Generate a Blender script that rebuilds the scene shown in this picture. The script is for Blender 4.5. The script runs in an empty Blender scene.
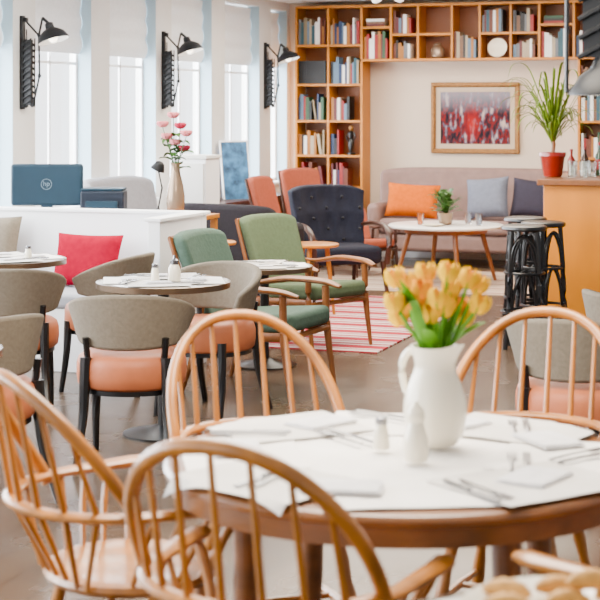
import bpy, math, random
from math import sin, cos, pi, radians, atan2, sqrt
from mathutils import Vector, Matrix
random.seed(4)
TH=0.3367
C_,S_=cos(TH),sin(TH)
COL=bpy.context.scene.collection
def at(l,d,z=0.0): return (l*C_-d*S_, l*S_+d*C_, z)
def face(fl,fd):
    vx=fl*C_-fd*S_; vy=fl*S_+fd*C_
    return atan2(vx,-vy)
def deep(c):
    """richer, slightly darker pigment for coloured surfaces; whites untouched"""
    l=.3*c[0]+.55*c[1]+.15*c[2]
    sat=max(c)-min(c)
    f=.58 if l<.35 else (.58+.42*min(1,(l-.35)/.35))
    s=1.0 if sat<.08 else 1.12
    return tuple(min(1,max(0,(l+(x-l)*s))*f) for x in c)
# ---------------------------------------------------------------- materials
def M(name,col,rough=.5,metal=0.0,var=.08,scale=8,bump=0.0,stretch=(1,1,1),emis=0,trans=0,coat=0,bdist=.01,keep=False,spec=None):
    if not emis and not trans and not keep: col=deep(col)
    m=bpy.data.materials.new(name); m.use_nodes=True
    nt=m.node_tree; N=nt.nodes; L=nt.links
    b=N["Principled BSDF"]
    b.inputs["Roughness"].default_value=rough; b.inputs["Metallic"].default_value=metal
    if spec is not None: b.inputs["Specular IOR Level"].default_value=spec
    tc=N.new("ShaderNodeTexCoord"); mp=N.new("ShaderNodeMapping"); mp.inputs["Scale"].default_value=stretch
    L.new(tc.outputs["Object"],mp.inputs["Vector"])
    nz=N.new("ShaderNodeTexNoise"); nz.inputs["Scale"].default_value=scale; nz.inputs["Detail"].default_value=4
    L.new(mp.outputs["Vector"],nz.inputs["Vector"])
    cr=N.new("ShaderNodeValToRGB")
    cr.color_ramp.elements[0].position=.3; cr.color_ramp.elements[1].position=.7
    cr.color_ramp.elements[0].color=tuple(max(0,c*(1-var)) for c in col)+(1,)
    cr.color_ramp.elements[1].color=tuple(min(1,c*(1+var)) for c in col)+(1,)
    L.new(nz.outputs["Fac"],cr.inputs["Fac"]); L.new(cr.outputs["Color"],b.inputs["Base Color"])
    if bump:
        bp=N.new("ShaderNodeBump"); bp.inputs["Strength"].default_value=bump; bp.inputs["Distance"].default_value=bdist
        L.new(nz.outputs["Fac"],bp.inputs["Height"])
        L.new(bp.outputs["Normal"],b.inputs["Normal"])
    if emis:
        b.inputs["Emission Color"].default_value=tuple(col)+(1,); b.inputs["Emission Strength"].default_value=emis
    if trans: b.inputs["Transmission Weight"].default_value=trans
    if coat: b.inputs["Coat Weight"].default_value=coat; b.inputs["Coat Roughness"].default_value=.15
    return m
windsor_m=M("honey_beech",(.58,.225,.05),.32,var=.3,scale=14,stretch=(1,1,.25),coat=.3)
table_m=M("walnut_brown",(.29,.11,.035),.3,var=.3,scale=10,stretch=(.3,2,2),coat=.3)
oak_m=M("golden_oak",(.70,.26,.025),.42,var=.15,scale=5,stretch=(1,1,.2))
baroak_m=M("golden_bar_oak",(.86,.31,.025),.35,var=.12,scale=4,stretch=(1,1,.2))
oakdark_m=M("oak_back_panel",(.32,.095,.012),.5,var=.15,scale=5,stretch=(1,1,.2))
teak_m=M("teak",(.32,.11,.03),.38,var=.2,scale=12)
darkwood_m=M("dark_walnut",(.07,.02,.009),.35,var=.2,scale=12)
black_m=M("black_lacquer",(.004,.004,.005),.3,var=.1)
iron_m=M("black_steel",(.004,.005,.007),.5,metal=0,var=.1,spec=.3)
taupe_m=M("taupe_fabric",(.28,.235,.18),.9,var=.1,scale=60,bump=.2,spec=.2)
salmon_m=M("salmon_leather",(.66,.215,.105),.5,var=.08,scale=12,bump=.05,spec=.3)
salmon2_m=M("dusty_salmon_fabric",(.42,.11,.065),.8,var=.08,scale=30,bump=.1,spec=.2)
green_m=M("sage_green_fabric",(.14,.185,.105),.85,var=.1,scale=50,bump=.2,spec=.2)
green2_m=M("teal_green_fabric",(.11,.185,.135),.85,var=.1,scale=50,bump=.2,spec=.2)
navy_m=M("navy_grey_fabric",(.020,.022,.040),.9,var=.12,scale=50,bump=.2,spec=.2)
char_m=M("charcoal_fabric",(.028,.024,.03),.9,var=.12,scale=40,bump=.15,spec=.2)
mauve_m=M("mauve_grey_velvet",(.32,.205,.18),.8,var=.1,scale=12,bump=.1)
lgrey_m=M("light_grey_fabric",(.42,.42,.46),.85,var=.06,scale=30,bump=.1)
orange_m=M("orange_fabric",(.50,.095,.0),.9,var=.1,scale=30,bump=.15,keep=True,spec=.05)
gcush_m=M("blue_grey_fabric",(.20,.22,.29),.85,var=.1,scale=30,bump=.15)
dcush_m=M("dark_plum_fabric",(.03,.025,.055),.85,var=.1,scale=30,bump=.15)
pink_m=M("crimson_fabric",(.24,.0,.016),1,var=.1,scale=30,bump=.15,keep=True,spec=.03)
white_m=M("white_paint",(.85,.85,.86),.5,var=.02,scale=3)
cream_m=M("pale_pier_plaster",(.70,.69,.66),.7,var=.03,scale=3,bump=.05)
blue_m=M("daylight_tinted_plaster",(.34,.47,.55),.7,var=.03,scale=3,bump=.05,keep=True)  # bluish window daylight on the reveals, put into the plaster colour
warm_m=M("warm_beige_plaster",(.60,.48,.37),.75,var=.03,scale=2,bump=.05,keep=True)
ceil_m=M("white_ceiling",(.85,.88,.90),.8,var=.02)
paper_m=M("white_paper",(.84,.80,.75),.7,var=.07,scale=5,bump=1,bdist=.018)
paper2_m=M("warm_white_paper",(.64,.60,.55),.75,var=.09,scale=4,bump=1,bdist=.02,keep=True)
napkin_m=M("folded_napkin",(.66,.64,.64),.85,var=.08,scale=20,bump=.4,keep=True)
porc_m=M("white_glazed_ceramic",(.86,.79,.64),.18,var=.03,scale=5,coat=.3)
steel_m=M("polished_steel",(.34,.34,.36),.25,metal=1,var=.05)
logo_m=M("logo_silver",(.14,.20,.25),.5,var=.05,keep=True)
bronze_m=M("brushed_bronze_rim",(.22,.15,.1),.3,metal=.8,var=.05)
yellow_m=M("tulip_yellow",(.82,.46,.0),.8,var=.12,scale=20,keep=True,spec=.03)
yelor_m=M("tulip_orange_yellow",(.72,.27,.0),.8,var=.15,scale=20,keep=True,spec=.03)
stem_m=M("tulip_green",(.15,.42,.012),.5,var=.3,scale=15,spec=.3)
leaf_m=M("leaf_green",(.05,.15,.02),.5,var=.25,scale=15)
leafy_m=M("dracaena_leaf",(.20,.32,.03),.45,var=.35,scale=12)
rosep_m=M("rose_pink",(.60,.19,.21),.8,var=.15,scale=20,keep=True,spec=.1)
roser_m=M("rose_red",(.36,.025,.06),.8,var=.15,scale=20,keep=True,spec=.1)
champ_m=M("champagne_glass_glaze",(.42,.30,.21),.2,metal=.5,var=.1)
terra_m=M("red_glazed_pot",(.46,.03,.012),.25,var=.1,coat=.4)
plastic_m=M("dark_blue_plastic",(.005,.035,.065),.6,var=.08,spec=.3)
plastic2_m=M("navy_plastic",(.006,.014,.032),.6,var=.08,spec=.3)
marble_m=M("pale_marble",(.76,.73,.69),.2,var=.1,scale=6)
gold_m=M("aged_gold_frame",(.38,.17,.045),.4,metal=.3,var=.3,scale=40,bump=.3)
mount_m=M("passepartout",(.60,.46,.33),.7,var=.03)
page_m=M("book_pages",(.7,.64,.5),.8,var=.06,scale=60,stretch=(6,.2,.2))
glow_m=M("lamp_bulb",(1,.88,.7),.4,emis=6)
shadein_m=M("lamp_inner_white",(.9,.9,.88),.4,var=.02)
glass_m=M("clear_glass",(.9,.95,.95),.03,trans=1,var=.01)
bread_m=M("baked_bread",(.70,.33,.06),.6,var=.5,scale=12,bump=.3,keep=True)
green_glass=M("green_bottle",(.02,.07,.03),.1,var=.1)
red_m=M("red_label",(.45,.02,.015),.4,var=.1)
brownb_m=M("brown_bottle",(.09,.03,.01),.12,var=.1)
poster_m=M("blue_poster",(.08,.24,.46),.4,var=.9,scale=9)
blind_m=M("linen_blind",(.78,.81,.83),.8,var=.04,scale=40,bump=.1,keep=True)
# floor
def floor_mat():
    m=bpy.data.materials.new("dark_oak_floor"); m.use_nodes=True; nt=m.node_tree; N=nt.nodes; L=nt.links; b=N["Principled BSDF"]
    tc=N.new("ShaderNodeTexCoord"); mp=N.new("ShaderNodeMapping"); mp.inputs["Rotation"].default_value=(0,0,pi/2)
    L.new(tc.outputs["Object"],mp.inputs["Vector"])
    br=N.new("ShaderNodeTexBrick"); br.inputs["Scale"].default_value=1; br.inputs["Brick Width"].default_value=1.6; br.inputs["Row Height"].default_value=.16
    br.inputs["Mortar Size"].default_value=.003; br.inputs["Color1"].default_value=(.13,.082,.050,1); br.inputs["Color2"].default_value=(.095,.058,.035,1); br.inputs["Mortar"].default_value=(.03,.018,.011,1)
    L.new(mp.outputs["Vector"],br.inputs["Vector"])
    nz=N.new("ShaderNodeTexNoise"); nz.inputs["Scale"].default_value=3; nz.inputs["Detail"].default_value=6
    L.new(tc.outputs["Object"],nz.inputs["Vector"])
    mx=N.new("ShaderNodeMixRGB"); mx.blend_type='MULTIPLY'; mx.inputs[0].default_value=.6
    L.new(br.outputs["Color"],mx.inputs[1]); L.new(nz.outputs["Fac"],mx.inputs[2]); L.new(mx.outputs[0],b.inputs["Base Color"])
    rr=N.new("ShaderNodeMapRange"); rr.inputs[3].default_value=.17; rr.inputs[4].default_value=.34
    b.inputs["Specular IOR Level"].default_value=.25
    L.new(nz.outputs["Fac"],rr.inputs[0]); L.new(rr.outputs[0],b.inputs["Roughness"])
    return m
def stripe_mat(name,cols,period,axis=1,noise=0.0):
    m=bpy.data.materials.new(name); m.use_nodes=True; nt=m.node_tree; N=nt.nodes; L=nt.links; b=N["Principled BSDF"]
    b.inputs["Roughness"].default_value=1; b.inputs["Specular IOR Level"].default_value=.1
    tc=N.new("ShaderNodeTexCoord"); sp=N.new("ShaderNodeSeparateXYZ"); L.new(tc.outputs["Object"],sp.inputs[0])
    dv=N.new("ShaderNodeMath"); dv.operation='DIVIDE'; dv.inputs[1].default_value=period; L.new(sp.outputs[axis],dv.inputs[0])
    fr=N.new("ShaderNodeMath"); fr.operation='FRACT'; L.new(dv.outputs[0],fr.inputs[0])
    cr=N.new("ShaderNodeValToRGB"); cr.color_ramp.interpolation='CONSTANT'
    els=cr.color_ramp.elements
    for i,(p,c) in enumerate(cols):
        e=els[i] if i<2 else els.new(p)
        e.position=p; e.color=tuple(c)+(1,)
    L.new(fr.outputs[0],cr.inputs[0]); L.new(cr.outputs[0],b.inputs["Base Color"])
    return m
def painting_mat():
    m=bpy.data.materials.new("oil_painting_canvas"); m.use_nodes=True; nt=m.node_tree; N=nt.nodes; L=nt.links; b=N["Principled BSDF"]
    b.inputs["Roughness"].default_value=.8; b.inputs["Specular IOR Level"].default_value=.2
    tc=N.new("ShaderNodeTexCoord"); mp=N.new("ShaderNodeMapping"); mp.inputs["Scale"].default_value=(10,1,4); L.new(tc.outputs["Object"],mp.inputs[0])
    nz=N.new("ShaderNodeTexNoise"); nz.inputs["Scale"].default_value=1.8; nz.inputs["Detail"].default_value=6; L.new(mp.outputs[0],nz.inputs["Vector"])
    cr=N.new("ShaderNodeValToRGB"); e=cr.color_ramp.elements
    e[0].position=.36; e[0].color=(.006,.004,.01,1); e[1].position=.68; e[1].color=(.45,.32,.27,1)
    for p,c in ((.45,(.03,.012,.018)),(.49,(.20,.004,.004)),(.53,(.03,.015,.018)),(.58,(.12,.10,.15))):
        q=e.new(p); q.color=c+(1,)
    L.new(nz.outputs["Fac"],cr.inputs[0])
    sp=N.new("ShaderNodeSeparateXYZ"); L.new(tc.outputs["Object"],sp.inputs[0])
    mr=N.new("ShaderNodeMapRange"); mr.inputs[1].default_value=.04; mr.inputs[2].default_value=.24; mr.inputs[3].default_value=0; mr.inputs[4].default_value=.6
    L.new(sp.outputs[2],mr.inputs[0])
    mx=N.new("ShaderNodeMixRGB"); L.new(mr.outputs[0],mx.inputs[0]); L.new(cr.outputs[0],mx.inputs[1]); mx.inputs[2].default_value=(.30,.29,.34,1)
    gr=N.new("ShaderNodeTexGradient"); gr.gradient_type='SPHERICAL'
    mp2=N.new("ShaderNodeMapping"); mp2.inputs["Scale"].default_value=(9,1,4.6); mp2.inputs["Location"].default_value=(.3,0,.3); L.new(tc.outputs["Object"],mp2.inputs[0]); L.new(mp2.outputs[0],gr.inputs[0])
    mx2=N.new("ShaderNodeMixRGB"); L.new(gr.outputs["Fac"],mx2.inputs[0]); L.new(mx.outputs[0],mx2.inputs[1]); mx2.inputs[2].default_value=(.30,.003,.003,1)
    L.new(mx2.outputs[0],b.inputs["Base Color"])
    return m
# ---------------------------------------------------------------- geometry
def merge(*gs):
    V=[];F=[];I=[]
    for g in gs:
        o=len(V); V+=list(g[0]); F+=[tuple(i+o for i in f) for f in g[1]]
        I+=(list(g[2]) if len(g)>2 else [0]*len(g[1]))
    return (V,F,I)
def mi(g,i): return (g[0],g[1],[i]*len(g[1]))
def box(x0,x1,y0,y1,z0,z1):
    V=[(x,y,z) for z in (z0,z1) for y in (y0,y1) for x in (x0,x1)]
    return (V,[(0,2,3,1),(4,5,7,6),(0,1,5,4),(2,6,7,3),(0,4,6,2),(1,3,7,5)])
def cbox(cx,cy,cz,sx,sy,sz): return box(cx-sx/2,cx+sx/2,cy-sy/2,cy+sy/2,cz-sz/2,cz+sz/2)
def xf(g,mat):
    return ([tuple(mat@Vector(v)) for v in g[0]],)+tuple(g[1:])
def rot(g,axis,ang,piv=(0,0,0)):
    p=Vector(piv); mt=Matrix.Translation(p)@Matrix.Rotation(ang,4,axis)@Matrix.Translation(-p)
    return xf(g,mt)
def mv(g,x,y,z): return ([(a+x,b+y,c+z) for a,b,c in g[0]],)+tuple(g[1:])
def lathe(prof,seg=24,c=(0,0,0),sx=1,sy=1,cap0=True,cap1=True):
    V=[];F=[]
    for r,z in prof:
        for i in range(seg):
            a=2*pi*i/seg; V.append((c[0]+r*cos(a)*sx,c[1]+r*sin(a)*sy,c[2]+z))
    for j in range(len(prof)-1):
        for i in range(seg):
            k=(i+1)%seg
            F.append((j*seg+i,j*seg+k,(j+1)*seg+k,(j+1)*seg+i))
    if cap0: F.append(tuple(range(seg-1,-1,-1)))
    if cap1: F.append(tuple((len(prof)-1)*seg+i for i in range(seg)))
    return (V,F)
def ball(c,rx,ry=None,rz=None,seg=12,rings=8):
    ry=ry or rx; rz=rz or rx
    pr=[(max(.02,sin(pi*j/rings)),-cos(pi*j/rings)) for j in range(rings+1)]
    g=lathe(pr,seg)
    return ([(c[0]+x*rx,c[1]+y*ry,c[2]+z*rz) for x,y,z in g[0]],g[1])
def tube(path,r,seg=8,flat=None,up=(0,0,1),closed=False):
    P=[Vector(p) for p in path]; n=len(P); V=[];F=[]
    for i,p in enumerate(P):
        if closed: t=P[(i+1)%n]-P[i-1]
        else: t=P[min(i+1,n-1)]-P[max(i-1,0)]
        t.normalize(); u=Vector(up)
        s=t.cross(u)
        if s.length<.05: s=t.cross(Vector((0,1,0)))
        s.normalize(); w=s.cross(t)
        rr=r[i] if isinstance(r,(list,tuple)) else r
        a1,a2=(rr,rr) if not flat else (flat[0]*rr,flat[1]*rr)
        for k in range(seg):
            a=2*pi*k/seg+pi/seg; V.append(tuple(p+s*cos(a)*a1+w*sin(a)*a2))
    for j in range(n if closed else n-1):
        j2=(j+1)%n
        for i in range(seg):
            k=(i+1)%seg; F.append((j*seg+i,j*seg+k,j2*seg+k,j2*seg+i))
    if not closed:
        F.append(tuple(range(seg-1,-1,-1))); F.append(tuple((n-1)*seg+i for i in range(seg)))
    return (V,F)
def cr(pts,n=6):
    P=[Vector(p) for p in pts]; P=[2*P[0]-P[1]]+P+[2*P[-1]-P[-2]]; out=[]
    for i in range(1,len(P)-2):
        for k in range(n):
            t=k/n; a,b,c,d=P[i-1:i+3]
            out.append(tuple(.5*((2*b)+(c-a)*t+(2*a-5*b+4*c-d)*t*t+(3*b-a-3*c+d)*t**3)))
    out.append(tuple(P[-2])); return out
def lerpr(a,b,n): return [a+(b-a)*i/(n-1) for i in range(n)]
def grid(fn,nu,nv):
    V=[fn(i/nu,j/nv) for j in range(nv+1) for i in range(nu+1)]
    F=[(j*(nu+1)+i,j*(nu+1)+i+1,(j+1)*(nu+1)+i+1,(j+1)*(nu+1)+i) for j in range(nv) for i in range(nu)]
    return (V,F)
def slab(fn,nu,nv,nrm_t=0):
    """closed slab between surface fn(u,v,0) and fn(u,v,1)"""
    A=[fn(i/nu,j/nv,0) for j in range(nv+1) for i in range(nu+1)]
    B=[fn(i/nu,j/nv,1) for j in range(nv+1) for i in range(nu+1)]
    n=len(A); W=nu+1; F=[]
    for j in range(nv):
        for i in range(nu):
            a,b,c,d=j*W+i,j*W+i+1,(j+1)*W+i+1,(j+1)*W+i
            F.append((a,b,c,d)); F.append((n+d,n+c,n+b,n+a))
    def edge(L):
        for a,b in zip(L[:-1],L[1:]): F.append((b,a,n+a,n+b))
    edge([i for i in range(W)]); edge([j*W+nu for j in range(nv+1)])
    edge([nv*W+i for i in range(nu,-1,-1)]); edge([j*W for j in range(nv,-1,-1)])
    return (A+B,F)
def pillow(w,h,t):
    def f(u,v,s):
        a=2*u-1;b=2*v-1
        k=max(0,(1-a**4))**.5*max(0,(1-b**4))**.5
        pin=1-.06*(1-abs(a)**2)*abs(b)**3; pin2=1-.06*(1-abs(b)**2)*abs(a)**3
        return (a*w/2*pin2,(t/2*k+.003)*(1 if s else -1),b*h/2*pin+h/2)
    return slab(f,12,12,0)
def blade(path,w,fold=.3,prof=None):
    P=[Vector(p) for p in path]; n=len(P);V=[];F=[]
    for i,p in enumerate(P):
        t=(P[min(i+1,n-1)]-P[max(i-1,0)]).normalized(); s=t.cross(Vector((0,0,1)))
        if s.length<.05: s=Vector((1,0,0))
        s.normalize(); m=s.cross(t); q=i/(n-1)
        ww=w*(prof(q) if prof else (sin(pi*min(1,.12+q*.88)))**.8+.02)
        V+= [tuple(p-s*ww+m*ww*fold),tuple(p),tuple(p+s*ww+m*ww*fold)]
    for i in range(n-1):
        a=i*3; F+=[(a,a+1,a+4,a+3),(a+1,a+2,a+5,a+4)]
    return (V,F)
def petals(n,r,h,open_=.0,layers=1):
    gs=[]
    for l in range(layers):
        rl=r*(1-.28*l)
        for i in range(n):
            a0=2*pi*i/n+l*.5+(.25 if i%2 else 0); off=.93 if i%2 else 1.0
            def f(u,v,a0=a0,rl=rl,off=off):
                b=(u-.5)*2; wid=(2.3*pi/n)*(sin(pi*(.15+.85*v))**.6 if v<1 else .1)
                rad=rl*off*(.35+.9*sin(pi*min(1,v*.72+.05))**.8+open_*v*v)*(1 if v<.95 else .85)
                a=a0+b*wid*.5
                return (rad*cos(a),rad*sin(a),h*(v-.10*b*b*v))
            gs.append(grid(f,4,6))
    return merge(*gs)
def O(name,g,mat,parent=None,loc=(0,0,0),rz=0,bevel=0,seg=3,sub=0,sharp=.7,smooth=True,**pr):
    me=bpy.data.meshes.new(name); me.from_pydata([tuple(v) for v in g[0]],[],[tuple(f) for f in g[1]])
    mats=mat if isinstance(mat,(list,tuple)) else [mat]
    for m in mats: me.materials.append(m)
    if len(g)>2: me.polygons.foreach_set("material_index",g[2])
    me.update()
    if smooth:
        me.shade_smooth(); me.set_sharp_from_angle(angle=sharp)
    o=bpy.data.objects.new(name,me); COL.objects.link(o)
    if parent: o.parent=parent
    o.location=loc; o.rotation_euler=(0,0,rz)
    if bevel:
        b=o.modifiers.new("bevel",'BEVEL'); b.width=bevel; b.segments=seg; b.limit_method='ANGLE'; b.angle_limit=.6
        b.harden_normals=False
    if sub:
        s=o.modifiers.new("sub",'SUBSURF'); s.levels=sub; s.render_levels=sub
    for k,v in pr.items(): o[k]=v
    return o
def T(name,label,cat,loc=(0,0,0),rz=0,**pr):
    e=bpy.data.objects.new(name,None); e.empty_display_size=.1; COL.objects.link(e)
    e.location=loc; e.rotation_euler=(0,0,rz); e["label"]=label; e["category"]=cat
    for k,v in pr.items(): e[k]=v
    return e
def dup(o,loc,rz=0,label=None,sc=None):
    n=o.copy(); COL.objects.link(n); n.location=loc; n.rotation_euler=(0,0,rz)
    if label: n["label"]=label
    if sc: n.scale=(sc,sc,sc)
    for c in o.children:
        k=c.copy(); COL.objects.link(k); k.parent=n
        for c2 in c.children:
            k2=c2.copy(); COL.objects.link(k2); k2.parent=k
    return n
ST=dict(kind="structure")
# ---------------------------------------------------------------- room shell
WX=-5.92; BY=16.57; CZ=2.75
O("floor",box(-6.4,3.2,-.6,BY+.2,-.1,0),floor_mat(),smooth=False,**ST)
O("ceiling",box(-6.4,3.2,-.6,BY+.2,CZ,CZ+.1),ceil_m,smooth=False,**ST)
O("wall_back",box(-6.3,3.2,BY,BY+.2,0,CZ),warm_m,smooth=False,**ST)
ctr=[1.55,2.85,4.15,5.45,6.75,8.05,9.35,10.65,11.93,13.2,14.5,15.8]
edges=[(-.6,.5)]+[(c-.17,c+.17) for c in ctr]+[(16.48,BY)]
gw=[box(WX-.20,WX,-.6,BY,0,.78),box(WX-.20,WX,-.6,BY,2.66,CZ)]
for a,b in edges:
    gw.append(box(WX-.20,WX,a,b,.78,2.66))
    gw.append(mi(box(WX-.12,WX-.002,a-.004,a,.81,2.66),1))  # thin liner carries the daylight tint on one reveal of each pier
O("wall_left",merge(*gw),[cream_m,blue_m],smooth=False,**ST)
O("baseboard_left",box(WX,WX+.02,-.6,BY-.02,0,.12),white_m,bevel=.004,**ST)
O("baseboard_back",box(WX+.02,3.2,BY-.02,BY,0,.12),white_m,bevel=.004,**ST)
pane_m=bpy.data.materials.new("window_pane"); pane_m.use_nodes=True
_n=pane_m.node_tree; _n.nodes.remove(_n.nodes["Principled BSDF"])
_t=_n.nodes.new("ShaderNodeBsdfTransparent"); _g=_n.nodes.new("ShaderNodeBsdfGlossy"); _g.inputs["Roughness"].default_value=.05
_x=_n.nodes.new("ShaderNodeMixShader"); _x.inputs[0].default_value=.06
_n.links.new(_t.outputs[0],_x.inputs[1]); _n.links.new(_g.outputs[0],_x.inputs[2]); _n.links.new(_x.outputs[0],_n.nodes["Material Output"].inputs[0])
k=0
for (a,b),(c,d) in zip(edges[7:-1],edges[8:]):
    k+=1; y0,y1=b,c; x0=WX-.15; x1=WX-.125
    g=[box(x0,x1,y0,y0+.02,.78,2.66),box(x0,x1,y1-.03,y1,.78,2.66),box(x0,x1,y0,y1,.78,.84),box(x0,x1,y0,y1,2.60,2.66),
       box(x0+.006,x1-.002,(y0+y1)/2-.012,(y0+y1)/2+.012,.8,2.6),box(x0+.006,x1-.002,y0,y1,1.95,1.975)]
    if y1-y0<.6: g=g[:4]
    w=O("window_%d"%k,merge(*g),white_m,bevel=.003,**ST)
    O("window_pane",box(x0+.010,x0+.014,y0+.02,y1-.03,.82,2.62),pane_m,parent=w,smooth=False)
    def fb(u,v,s,y0=y0,y1=y1):
        fo=abs(sin(v*pi*3.5))*.03*(1-v*.6)
        return (WX-.11+fo+(.006 if s else 0),y0+.01+(y1-y0-.02)*u,2.04+.60*v)
    O("roman_blind",slab(fb,2,20,0),blind_m,label="white linen roman blind pulled up in a window",category="blind",group="roman blinds in the windows")
    O("trim_%d"%k,box(WX-.12,WX+.04,y0+.005,y1-.009,.78,.81),white_m,bevel=.006,**ST)
# ---------------------------------------------------------------- wall lamps
def pleats(x0,x1,z0,z1,hw,n):
    gs=[box(x0+.012,x1-.012,-hw*.75,hw*.75,z0,z1)]
    dz=(z1-z0)/n
    for i in range(n):
        z=z0+i*dz
        gs.append(tube([(x0,-hw,z),(x1,-hw,z+dz)],.009,6)); gs.append(tube([(x1,hw,z),(x0,hw,z+dz)],.009,6))
        gs.append(tube([((x0+x1)/2,-hw-.006,z+dz/2),((x0+x1)/2,hw+.006,z+dz/2)],.009,6))
    return gs
def wall_lamp(loc):
    t=T("wall_lamp","black steel scissor arm wall lamp with dome shade","lamp",loc,group="black wall lamps on the pillars")
    O("wall_plate",merge(cbox(.012,0,0,.024,.05,.70),cbox(.03,0,.32,.05,.03,.03),cbox(.03,0,-.32,.05,.03,.03)),iron_m,t,bevel=.004)
    gs=pleats(.024,.10,-.32,.17,.03,11)
    for s in(-1,1): gs.append(tube([(.03,s*.03,-.34),(.03,s*.03,.25)],.005,6)); gs.append(tube([(.1,s*.03,-.33),(.1,s*.03,.18)],.005,6))
    O("scissor_bracket",merge(*gs),iron_m,t)
    O("lamp_arm",merge(tube([(.1,0,-.33),(.155,0,-.1),(.15,0,.2),(.18,0,.33)],.008),tube([(.05,0,-.28),(.1,0,-.33)],.012),tube([(.03,0,.32),(.15,0,.2)],.008),
        ball((.155,0,-.1),.016),ball((.15,0,.2),.014),tube([(.18,0,.33),(.235,0,.285)],.012)),iron_m,t)
    pr=[(.018,.13),(.03,.125),(.034,.085),(.055,.075),(.095,.045),(.118,.0),(.12,-.012)]
    M1=Matrix.Translation((.27,0,.17))@Matrix.Rotation(radians(-18),4,'Y')
    inner=[(.116,-.012),(.112,0),(.09,.04),(.045,.07),(.02,.075)]
    O("lamp_shade",xf(merge(mi(lathe(pr,24,cap0=True,cap1=False),0),mi(lathe(inner,24,cap0=False,cap1=True),1)),M1),[iron_m,shadein_m],t)
    O("light_bulb",xf(ball((0,0,.01),.035),M1),glow_m,t)
    return t
wl=wall_lamp((WX,10.60,1.94))
dup(wl,(WX,13.17,1.94)); dup(wl,(WX,15.78,1.94))
# ---------------------------------------------------------------- bookcase
FY=16.25
bc=T("bookcase","golden oak wall bookcase bridging over the sofa wall","bookcase",(0,0,0))
def board(n,x0,x1,z0,z1,y0=FY,y1=BY-.03,m=oak_m): return O(n,box(x0,x1,y0,y1,z0,z1),m,bc,bevel=.002)
t_=.025
XL,XM,XR,XE=-5.72,-5.37,-5.01,-.9
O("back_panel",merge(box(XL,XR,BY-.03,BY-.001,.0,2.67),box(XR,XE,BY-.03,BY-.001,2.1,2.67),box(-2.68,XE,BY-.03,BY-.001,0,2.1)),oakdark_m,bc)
board("side_panel",XL-t_,XL,0,2.69); board("divider",XM-t_/2,XM+t_/2,.05,2.67); board("side_panel",XR,XR+t_,0,2.69)
board("side_panel",-2.68-t_,-2.68,0,2.12); board("side_panel",-1.9,-1.9+t_,0,2.12)
board("top_board",XL,XE,2.67,2.695); board("shelf",XR,XE,2.095,2.12)
cub=[]
zs=[.05,.42,.76,1.10,1.47,1.86,2.28]
for bx0,bx1 in ((XL,XM-t_/2),(XM+t_/2,XR)):
    for i,z in enumerate(zs):
        board("shelf",bx0,bx1,z-t_,z); 
        top=(zs[i+1] if i+1<len(zs) else 2.67+t_)-t_
        cub.append((bx0,bx1,z,top-z))
for i,z in enumerate(zs[:6]):
    board("shelf",-2.68,-1.9,z-t_,z); top=(zs[i+1] if i<5 else 2.12)-t_
    cub.append((-2.68,-1.9,z,min(top,2.09)-z))
xs=XR+t_; i=0; widths=[.30,.27,.34,.27,.30,.27,.33,.28,.30,.32,.3,.3,.3,.3]
top_c=[]
while xs<-1.95:
    w=widths[i%14]; x1=min(xs+w,XE)
    board("divider",x1,x1+t_,2.12,2.67)
    sh=2.36 if i%3 else 2.44
    if i%4!=3:
        board("shelf",xs,x1,sh,sh+t_); top_c.append((xs,x1,2.12,sh-2.12,i)); top_c.append((xs,x1,sh+t_,2.67-sh-t_,i+50))
    else: top_c.append((xs,x1,2.12,.4,i))
    xs=x1+t_; i+=1
bcols=[(.40,.012,.01),(.50,.40,.27),(.015,.04,.13),(.18,.04,.015),(.80,.78,.74),(.006,.006,.008),(.02,.10,.14),(.50,.19,.015),(.15,.012,.015),(.34,.26,.15),(.03,.11,.045),(.2,.2,.22),(.16,.26,.38),(.22,.10,.045)]
bnames=["red","cream","navy blue","brown","white","black","teal","ochre","maroon","beige","green","grey","light blue","tan"]
bm_=[M("book_cover_"+n.replace(" ","_"),c,.5,var=.1) for n,c in zip(bnames,bcols)]
def book(x,z,w,h,d,ci,lean=0,grp="books on the oak bookcase"):
    g=merge(mi(box(0,.0025,0,d,0,h),0),mi(box(w-.0025,w,0,d,0,h),0),mi(box(0,w,-.003,.002,0,h),0),mi(box(.0025,w-.0025,.002,d-.005,.003,h-.004),1))
    o=O("book",g,[bm_[ci],page_m],loc=(x,FY+.035,z+.0005),smooth=False,label=("leaning %s book on an oak bookcase shelf" if lean else "upright %s book on an oak bookcase shelf")%bnames[ci],category="book",group=grp)
    o.rotation_euler=(0,lean,0); return o
def fill(c,frac=.9,sets=None):
    x0,x1,z,h=c[:4]; x=x0+.006; end=x0+(x1-x0)*frac-.01
    hh=min(h-.03,.29); base=random.choice(range(14)); hb=hh*random.uniform(.82,.97)
    while True:
        w=random.uniform(.015,.038)
        if x+w>end: break
        if sets is not None: ci=sets; bh=hh*.85; w=.024
        else: ci=random.choice([4,4,4,0,0,7,1,5,base]+list(range(14))); bh=min(hh,hb*random.uniform(.70,1.12))
        if sets is None and x+w+.06<end and x>x0+.1 and random.random()<.07:
            bh=hh*.78; x+=.002+bh*sin(.16); book(x,z,w,bh*.97,.16,ci,lean=-.16); x+=w*1.02+.004; continue
        book(x,z,w,bh,random.uniform(.15,.2),ci); x+=w+.0015
fr=[.0,.0,.95,.95,.9,.97,.97,0,0,.6,.35,.7,.97,.97]
for i,c in enumerate(cub):
    if i<14:
        if fr[i]: fill(c,fr[i],sets=(5 if i==5 else None))
    elif c[2]>1.0: fill(c,.95)
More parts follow.
